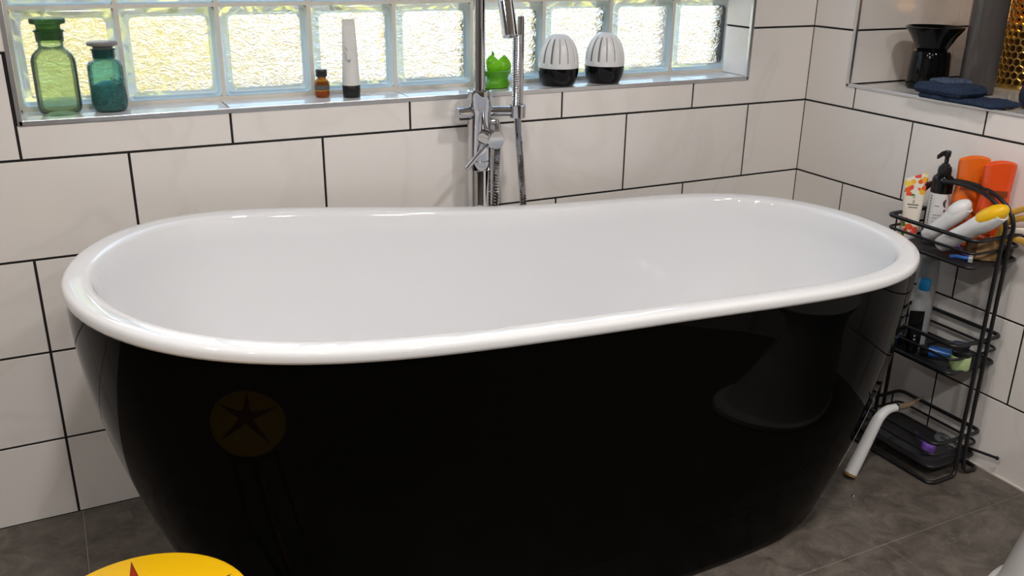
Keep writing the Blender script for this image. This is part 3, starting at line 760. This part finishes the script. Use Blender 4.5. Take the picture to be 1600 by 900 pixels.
for lv, (zp, zm, zt) in enumerate(((.038, .072, .103), (.287, .322, .356), (.544, .577, .607))):
    tray = MB(); ins = .003
    ring = fillet([(XA+ins, YN+.0065+ins, zp), (XBk-ins, YN+.0065+ins, zp), (XBk-ins, YFAR-.0065-ins, zp), (XA+ins, YFAR-.0065-ins, zp)], .02, True)
    n_ = len(ring); tray.add([(p.x, p.y, zp+.0008) for p in ring]+[(p.x, p.y, zp-.0008) for p in ring], [tuple(range(n_)), tuple(reversed(range(n_, 2*n_)))]+[(k, (k+1) % n_, n_+(k+1) % n_, n_+k) for k in range(n_)])
    sh = tray.build('shelf', 'tray_black', CD, smooth=False)
    MB().tube(loop(zp, .003), .0042, 10, True).build('shelf_rim', 'wire_black', sh)
    MB().tube(loop(zm, .0024), .0032, 10, True).build('rail', 'wire_black', sh)
    MB().tube(loop(zt, .0034, .002), .0048, 10, True).build('rail', 'wire_black', sh)
    for x_, y_ in ((XA+.03, YFAR-.0065), (XBk-.03, YFAR-.0065)):
        MB().tube([(x_, y_, zp), (x_, y_, zt)], .002, 8).build('stay', 'wire_black', sh)
TZ = .5450; T2 = .2880; T1 = .0390

# --- top shelf
FL = thing('hand_cream_tube', 'cream hand cream tube with orange and red flower print in the caddy', 'tube', (-.112, -.509, TZ), math.radians(-44))
MB().lathe([(.0185, 0), (.0195, .002), (.0195, .006), (.017, .007)], 28).build('cap', 'white_plastic', FL)
rg = []
for i in range(12):
    h = i/11; z = .007+h*.146; rx = .0200+.0055*h; ry = .0190*(1-h)**.85+.0018
    rg.append([(x, y, zz+(x*.42*h if h > .5 else 0)*((h-.5)*2)) for x, y, zz in superell(rx, ry, z, 28, 2+h*1.5)])
MB().loft(rg).build('body', 'floral_print', FL, angle=50)
tx = MB()
for zz, w_, hh in ((.084, .012, .0024), (.0775, .009, .0018), (.101, .003, .002)):
    x = -w_
    rnd = random.Random(int(zz*1e4))
    while x < w_:
        l = rnd.uniform(.0012, .0026); yv = -.0190*(1-(zz-.007)/.146)**.85-.0022
        tx.box(x, x+l*.7, yv-.0004, yv+.001, zz-hh/2, zz+hh/2); x += l
tx.tube(spline([(-.0015, -.0125, .089), (.0002, -.0122, .096), (.0018, -.0125, .090), (0, -.0125, .088), (-.0015, -.0125, .089)], 4), .0004, 5)
tx.build('print', 'text_dark', FL)

PB = thing('pump_bottle', 'white labelled pump bottle with black pump top in the caddy', 'bottle', (-.080, -.556, TZ), math.radians(-40))
MB().lathe([(.0215, 0), (.0235, .003), (.0240, .010), (.0240, .118), (.0238, .120)], 36).build('label_body', 'white_matt', PB)
MB().lathe([(.0239, .120), (.0240, .148), (.0225, .156), (.016, .163), (.0135, .165)], 36).build('shoulder', 'black_gloss', PB)
MB().lathe([(.0145, .163), (.0155, .165), (.0155, .174), (.0135, .182), (.010, .184), (.009, .188)], 28).build('collar', 'black_plastic', PB)
pm = MB(); pm.lathe([(.0050, .184), (.0050, .203), (.0070, .205), (.0075, .216), (.006, .219)], 20)
pm.loft([[(x, yy, zz) for x, yy, zz in ((-.006, 0, .209), (.006, 0, .209), (.006, 0, .219), (-.006, 0, .219))], [(x*.6-.012, -.004-x*.5, zz) for x, zz in ((-.004, .207), (.004, .207), (.004, .216), (-.004, .216))], [(x*.6-.022, -.008-x*.5, zz) for x, zz in ((-.0028, .200), (.0028, .200), (.0028, .208), (-.0028, .208))]])
pm.build('pump', 'black_plastic', PB)
pr = MB()
ex = []
for k in range(9):
    a = .35+.03*math.sin(k*.4)*1; z = .108-.0024*k; aa = -PI/2+.42+.16*math.sin(PI*k/8)*-1
    ex.append((.0243*math.cos(aa), .0243*math.sin(aa), z))
pr.tube(ex, [.0012, .002, .0026, .003, .003, .0027, .0023, .0018, .001], 8)
aa = -PI/2+.40; pr.lathe([(.0004, -.0026), (.0022, -.0014), (.0026, 0), (.0022, .0014), (.0004, .0026)], 10, (.0240*math.cos(aa), .0240*math.sin(aa), .081))
for zz in (.090, .068, .060, .052):
    for k in range(5 if zz != .090 else 3):
        a = -PI/2-.5+.16*k*(1 if zz == .090 else 1.2); pr.box(.0241*math.cos(a)-.0010, .0241*math.cos(a)+.0010, .0241*math.sin(a)-.0006, .0241*math.sin(a)+.0006, zz, zz+.002)
for k in range(16):
    a = -PI/2-1.05; pr.box(.0241*math.cos(a)-.0009, .0241*math.cos(a)+.0009, .0241*math.sin(a)-.0009, .0241*math.sin(a)+.0009, .012+k*.0066, .012+k*.0066+.0036)
pr.build('print', 'text_dark', PB)

def shampoo(label, loc, rz, m_, H, seed):
    t = thing('shampoo_bottle', label, 'bottle', loc, rz, 'orange hair care bottles in the caddy')
    rg = []; hb = H*.70
    for i in range(12):
        h = i/11; w_ = .0295+.004*math.sin(PI*(h*.9+.05))-.0; rg.append(superell(w_*(.93 if i == 0 else 1), .0185*(.85 if i == 0 else 1)+.002*math.sin(PI*h), h*hb+.001, 32, 2.4))
    MB().loft(rg).build('body', m_, t, angle=50)
    rg = []
    for i in range(9):
        h = i/8; w_ = .0315+.0025*h; tp = superell(w_*(1 if h < 1 else .96), .0190*(1-.08*h), 0, 32, 2.4)
        rg.append([(x, y, hb+.0012+h*(H-hb-.001)*(1.0-.10*(x/.034)**2+.10*(x/.034)*.6)) for x, y, _ in tp])
    rg.append([(x*.80, y*.72, z-.0035) for x, y, z in rg[-1]])
    MB().loft(rg).build('cap', m_, t, angle=45)
    lb = MB(); rnd = random.Random(seed)
    lb.box(-.021, .021, -.0214, -.0190, hb*.93, hb*.93+.013); lb.build('title_band', 'orange_print', t, smooth=False)
    l2 = MB()
    for r_i, (zz, n_) in enumerate(((.075, 5), (.066, 7), (.050, 4), (.040, 6), (.030, 6), (.022, 4))):
        x = -.02
        for k in range(n_): l = rnd.uniform(.003, .007); l2.box(x, x+l, -.0216, -.0195, zz, zz+rnd.uniform(.002, .005)); x += l+.0016
    l2.build('print', 'pale_print', t, smooth=False)
    l3 = MB(); l3.box(-.004, .003, -.0218, -.0195, .078, .094); l3.box(-.016, -.006, -.0217, -.0195, .083, .086); l3.box(.005, .016, -.0217, -.0195, .083, .086); l3.build('emblem', 'text_dark', t, smooth=False)
shampoo('orange shampoo bottle with rounded cap beside the pump bottle in the caddy', (-.044, -.602, TZ), math.radians(-48), 'orange', .210, 1)
shampoo('deeper red orange shampoo bottle nearest the arch end of the caddy', (-.046, -.670, TZ), math.radians(-44), 'orange_deep', .212, 2)

def squirt(label, a, b, capm, r0, grp, flat=.8):
    a, b = Vector(a), Vector(b); L = (b-a).length
    t = thing('lotion_bottle', label, 'bottle', a, 0, grp); t.rotation_euler = (b-a).to_track_quat('Z', 'Y').to_euler()
    pr = [(.75, 0), (.95, .012), (1, .05), (1, .30), (1.02, .48), (1.10, .60), (1.16, .70), (1.13, .80), (1.0, .90), (.86, .955)]
    MB().loft([superell(r0*k, r0*k*flat, h*L, 28, 2.2) for k, h in pr]).build('body', 'white_plastic', t, angle=60)
    ring = []
    for k_, h in ((1.22, .70), (1.30, .74), (1.32, .82), (1.20, .92), (.90, 1.00), (.50, 1.05), (.12, 1.07)):
        ring.append([(x-r0*.06, y+r0*.20, z) for x, y, z in superell(r0*k_*.86, r0*k_*flat*.86, h*L, 24, 2.0)])
    MB().loft(ring).build('cap', capm, t, angle=60)
    return t
squirt('white lotion bottle with white cap lying slanted in the top caddy shelf', (-.126, -.574, TZ+.021), (-.104, -.652, .660), 'white_plastic', .0218, None)
squirt('white sunscreen bottle with bright yellow cap slanted across the top caddy shelf', (-.149, -.634, TZ+.021), (-.138, -.764, .677), 'yellow', .0236, None)

t = thing('packet', 'tan and brown crumpled sachet under the slanted bottles in the caddy', 'packet', (-.086, -.706, TZ), math.radians(-45))
rg = []
for i in range(8):
    h = i/7; rg.append([(x+noise.noise(Vector((x*90, h*4, 1)))*.004, y+noise.noise(Vector((x*80, h*5, 7)))*.003, .002+h*.045+x*.22*h) for x, y, _ in superell(.030-.004*h, .016*(1-h)+.003, 0, 24, 3)])
MB().loft(rg).build('body', 'tan', t, angle=30)
MB().loft([[(x-.030, y, z) for x, y, z in superell(.018-.003*h, .013*(1-h*.6), .003+.036*h, 20, 2.5)] for h in (0, .3, .6, 1)]).build('brown_end', 'brown', t)
t = thing('hair_claw', 'mustard tortoiseshell hair claw hanging over the near end of the caddy', 'hair clip', (-.062, -.748, .600))
for k, (dx, dz) in enumerate(((.0, .075), (.012, .052), (.020, .020), (.026, -.004))):
    MB().tube(spline([(-.012+dx*.3, .030, dz*.55-.008), (-.004+dx*.5, .012, dz*.8), (.004+dx*.6, -.012, dz), (.012+dx*.6, -.034, dz+.008*(1-k)), (.010+dx*.6, -.052, dz-.004)], 6), [.0030+.0014*math.sin(PI*i/24) for i in range(25)], 8, sx=1.6).build('prong', 'mustard' if k != 2 else 'cream', t)
MB().tube(spline([(-.014, .034, -.022), (-.012, .030, .010), (-.008, .020, .045), (-.006, .012, .066)], 6), .0042, 8, sx=1.8).build('spine', 'mustard', t)
t = thing('razor', 'blue and white disposable razor lying flat in the top caddy shelf', 'razor', (-.146, -.690, TZ+.0058), math.radians(-55))
MB().tube(spline([(-.024, 0, .0), (-.01, .002, .002), (.004, 0, .001), (.016, .0, .002)], 6), .0048, 10).build('handle', 'blue', t)
MB().box(.014, .023, -.014, .014, -.003, .006).build('head', 'white_plastic', t)
t = thing('nail_brush', 'small black nail brush at the near end of the top caddy shelf', 'brush', (-.040, -.712, TZ), math.radians(-70))
MB().loft([superell(.022*k, .011*k, z, 24, 3) for k, z in ((.94, .014), (1, .017), (1, .024), (.9, .028))]).build('back', 'black_plastic', t)
br = MB()
for i in range(11):
    for j in range(5): br.box(-.019+i*.0036, -.0168+i*.0036, -.008+j*.0036, -.0058+j*.0036, 0, .0145)
o = br.build('bristles', 'black_plastic', t, smooth=False); o['kind'] = 'stuff'
t = thing('razor', 'purple handled razor tucked under the yellow capped bottle in the caddy', 'razor', (-.105, -.655, TZ+.006), math.radians(60))
MB().tube(spline([(-.045, 0, 0), (0, .002, .004), (.040, 0, .014)], 8), .0042, 10).build('handle', 'purple', t)
MB().box(.038, .046, -.017, .017, .008, .017).build('head', 'black_plastic', t)

# --- middle shelf
t = thing('wash_bottle', 'translucent bottle with bright blue cap on the middle caddy shelf', 'bottle', (-.118, -.588, T2))
MB().loft([superell(.026*k, .019*k, z, 28, 2.4) for k, z in ((.9, 0), (1, .006), (1, .095), (.9, .12), (.62, .142), (.42, .148))]).build('body', 'frosted', t)
MB().lathe([(.0125, .148), (.0135, .150), (.0130, .170), (.0115, .174)], 24).build('cap', 'sky_blue', t)
t = thing('wash_bottle', 'tall grey frosted bottle at the far end of the middle caddy shelf', 'bottle', (-.060, -.548, T2))
MB().loft([superell(.022*k, .020*k, z, 28, 2.6) for k, z in ((.9, 0), (1, .006), (1, .15), (.95, .19), (.90, .205), (.5, .212), (.45, .222))]).build('body', 'frosted', t)
MB().lathe([(.010, .222), (.011, .224), (.011, .236), (.009, .238)], 20).build('cap', 'frosted', t)
t = thing('cosmetic_tube', 'black cosmetic tube standing in front of the blue capped bottle', 'tube', (-.150, -.606, T2), math.radians(-35))
rg = [superell(.017, .016*(1-h)+.0015, .016+h*.088, 24, 2+h*2) for h in (0, .2, .4, .6, .8, 1)]
MB().loft(rg).build('body', 'black_gloss', t); MB().lathe([(.0150, 0), (.0158, .002), (.0155, .016)], 24).build('cap', 'black_plastic', t)
pr = MB()
for k in range(6): pr.box(-.0035, .0010, -.0135+.0020*k-.0012, -.0105+.0020*k, .034+k*.0085, .038+k*.0085)
pr.build('print', 'text_grey', t, smooth=False)
def lying_tube(name, label, a, b, r, mbody, mcap):
    a, b = Vector(a), Vector(b); L = (b-a).length
    t = thing(name, label, 'tube', a); t.rotation_euler = (b-a).to_track_quat('Z', 'Y').to_euler()
    MB().loft([superell(r*(1+.25*h), r*(1-h*.82)+.0008, .22*L+h*.78*L, 24, 2+h*2) for h in (0, .2, .4, .6, .8, 1)]).build('body', mbody, t)
    MB().lathe([(r*.86, 0), (r*.95, .002), (r*.95, .22*L)], 24).build('cap', mcap, t)
lying_tube('cosmetic_tube', 'blue and black tube lying on the middle caddy shelf', (-.157, -.636, T2+.016), (-.10, -.700, T2+.018), .0145, 'blue', 'black_plastic')
lying_tube('cosmetic_tube', 'short black tube lying at the bathtub end of middle caddy shelf', (-.162, -.574, T2+.014), (-.112, -.556, T2+.014), .0125, 'black_gloss', 'black_plastic')
t = thing('scrub_jar', 'small clear jar of green scrub with black lid on middle caddy shelf', 'jar', (-.125, -.722, T2), math.radians(-40))
MB().loft([superell(.0215*k, .0215*k, z, 28, 3.2) for k, z in ((.92, 0), (1, .004), (1, .030), (.95, .033))]).build('body', 'green_scrub', t)
MB().loft([superell(.0205*k, .0205*k, z, 28, 2.6) for k, z in ((1, .033), (1.02, .035), (1.0, .044), (.9, .046))]).build('lid', 'black_plastic', t)
t = thing('razor', 'dark navy razor head resting across the green scrub jar', 'razor', (-.118, -.712, T2+.047), math.radians(-55))
MB().loft([superell(.020*k, .009*k, z, 24, 2.4) for k, z in ((.9, 0), (1, .003), (1, .009), (.8, .012))]).build('head', 'navy_dark', t)
MB().tube(spline([(-.014, 0, .006), (-.040, .004, .004), (-.070, .010, -.012)], 6), .0045, 10).build('handle', 'black_plastic', t)

# --- bottom shelf
t = thing('razor', 'violet plastic razor lying on the bottom caddy shelf', 'razor', (-.118, -.662, T1+.018), math.radians(60))
MB().tube(spline([(-.036, 0, .006), (-.022, 0, .008), (.0, .001, .004), (.050, 0, -.005)], 8), [.0100]*3+[.0085]*7+[.0060]*15, 12).build('handle', 'purple', t)
MB().loft([[(x-.036, y, z+.002) for x, y, z in superell(.013*k, .016*k, zz, 20, 2.6)] for k, zz in ((.8, -.010), (1, -.004), (1, .009), (.7, .015))]).build('head', 'purple', t)
t = thing('wrapper', 'clear plastic blister wrapper at the wall side of bottom caddy shelf', 'wrapper', (-.040, -.672, T1+.001), math.radians(80))
MB().loft([superell(.042*k, .015*k, z, 28, 3) for k, z in ((1, 0), (1, .002), (.8, .012), (.74, .013))]).build('body', 'clear_film', t)
t = thing('rod', 'thin black rod poking out of the bottom caddy shelf by the wall', 'rod', (0, 0, 0))
MB().tube([(-.040, -.655, T1+.006), (-.016, -.790, .0555)], .0034, 10).build('shaft', 'wire_black', t)
MB().lathe([(.002, -.0046), (.0044, -.0022), (.0048, 0), (.0044, .0022), (.002, .0046)], 14, (-.0155, -.793, .0557)).build('knob', 'black_plastic', t)

# white bent brush leaning between tub and caddy
t = thing('brush', 'white bent plastic brush with brown tip leaning on the caddy', 'brush', (0, 0, 0))
pp = spline([(-.3285, -.640, .011), (-.300, -.641, .074), (-.273, -.642, .136), (-.2585, -.642, .155), (-.238, -.641, .164), (-.2115, -.640, .163)], 8)
MB().tube(pp, [.0155-.0060*i/(len(pp)-1) for i in range(len(pp))], 18).build('handle', 'white_plastic', t)
MB().lathe([(.0088, 0), (.0098, .001), (.0098, .006), (.0088, .007)], 18, (-.2115, -.640, .163), M=Vector((1, .02, -.06)).to_track_quat('Z', 'Y').to_matrix()).build('ferrule', 'chrome', t)
MB().tube(spline([(-.205, -.640, .1628), (-.180, -.639, .160), (-.155, -.638, .160), (-.128, -.636, .165), (-.105, -.634, .167)], 6), [.0076+.001*math.sin(i/24*PI)-.0078*(i/24)**1.6 for i in range(25)], 12).build('bristle_tip', 'bristle', t)
MB().lathe([(.0153, 0), (.0160, .002), (.0160, .006), (.0150, .007)], 18, (-.3312, -.640, .0062), M=Vector((.41, 0, .91)).to_track_quat('Z', 'Y').to_matrix()).build('worn_end', 'tan', t)
t = thing('screw', 'tiny bright metal screw standing on the floor tile by the tub foot', 'screw', (-.385, -.703, 0))
MB().lathe([(.0042, 0), (.0042, .0015), (.0018, .003), (.0016, .011), (.0004, .013)], 14).build('shank', 'chrome', t)

# ------------------------------------------------------------------ foreground: yellow stool and white pedestal
SZH = .44
ST = thing('round_stool', 'round yellow stool with a red star shape in the foreground by the tub', 'stool', (-1.924, -.9945, 0))
MB().lathe([(.120, SZH-.022), (.129, SZH-.018), (.132, SZH-.010), (.130, SZH-.003), (.125, SZH)], 56).build('seat', 'yellow', ST)
stp = []
for k in range(10):
    a = PI/2+PI*2*k/10; r = .112 if k % 2 == 0 else .024; stp.append((r*math.cos(a), r*math.sin(a)))
n_ = len(stp)
MB().add([(x*1.06, y*1.06, SZH+.0004) for x, y in stp]+[(x*1.04, y*1.04, SZH+.0010) for x, y in stp], [tuple(range(n_, 2*n_))]+[(k, (k+1) % n_, n_+(k+1) % n_, n_+k) for k in range(n_)]).build('star_outline', 'black_plastic', ST, smooth=False)
MB().add([(x, y, SZH+.0012) for x, y in stp]+[(x*.97, y*.97, SZH+.0017) for x, y in stp], [tuple(range(n_, 2*n_))]+[(k, (k+1) % n_, n_+(k+1) % n_, n_+k) for k in range(n_)]).build('star', 'red', ST, smooth=False)
for k in range(4):
    a = PI/4+PI/2*k; c, s = math.cos(a), math.sin(a)
    MB().tube([(.078*c, .078*s, SZH-.018), (.115*c, .115*s, 0)], [.014, .011], 14).build('leg', 'yellow', ST)
t = thing('toilet_pedestal', 'white glazed pedestal with a flared foot at the bottom right corner', 'toilet', (-.308, -1.209, 0))
MB().lathe([(.190, 0), (.194, .004), (.194, .020), (.188, .026), (.180, .028), (.174, .036), (.160, .10), (.135, .20), (.105, .30), (.118, .36), (.150, .40), (.155, .41)], 48, sx=1, sy=.86).build('body', 'porcelain', t)
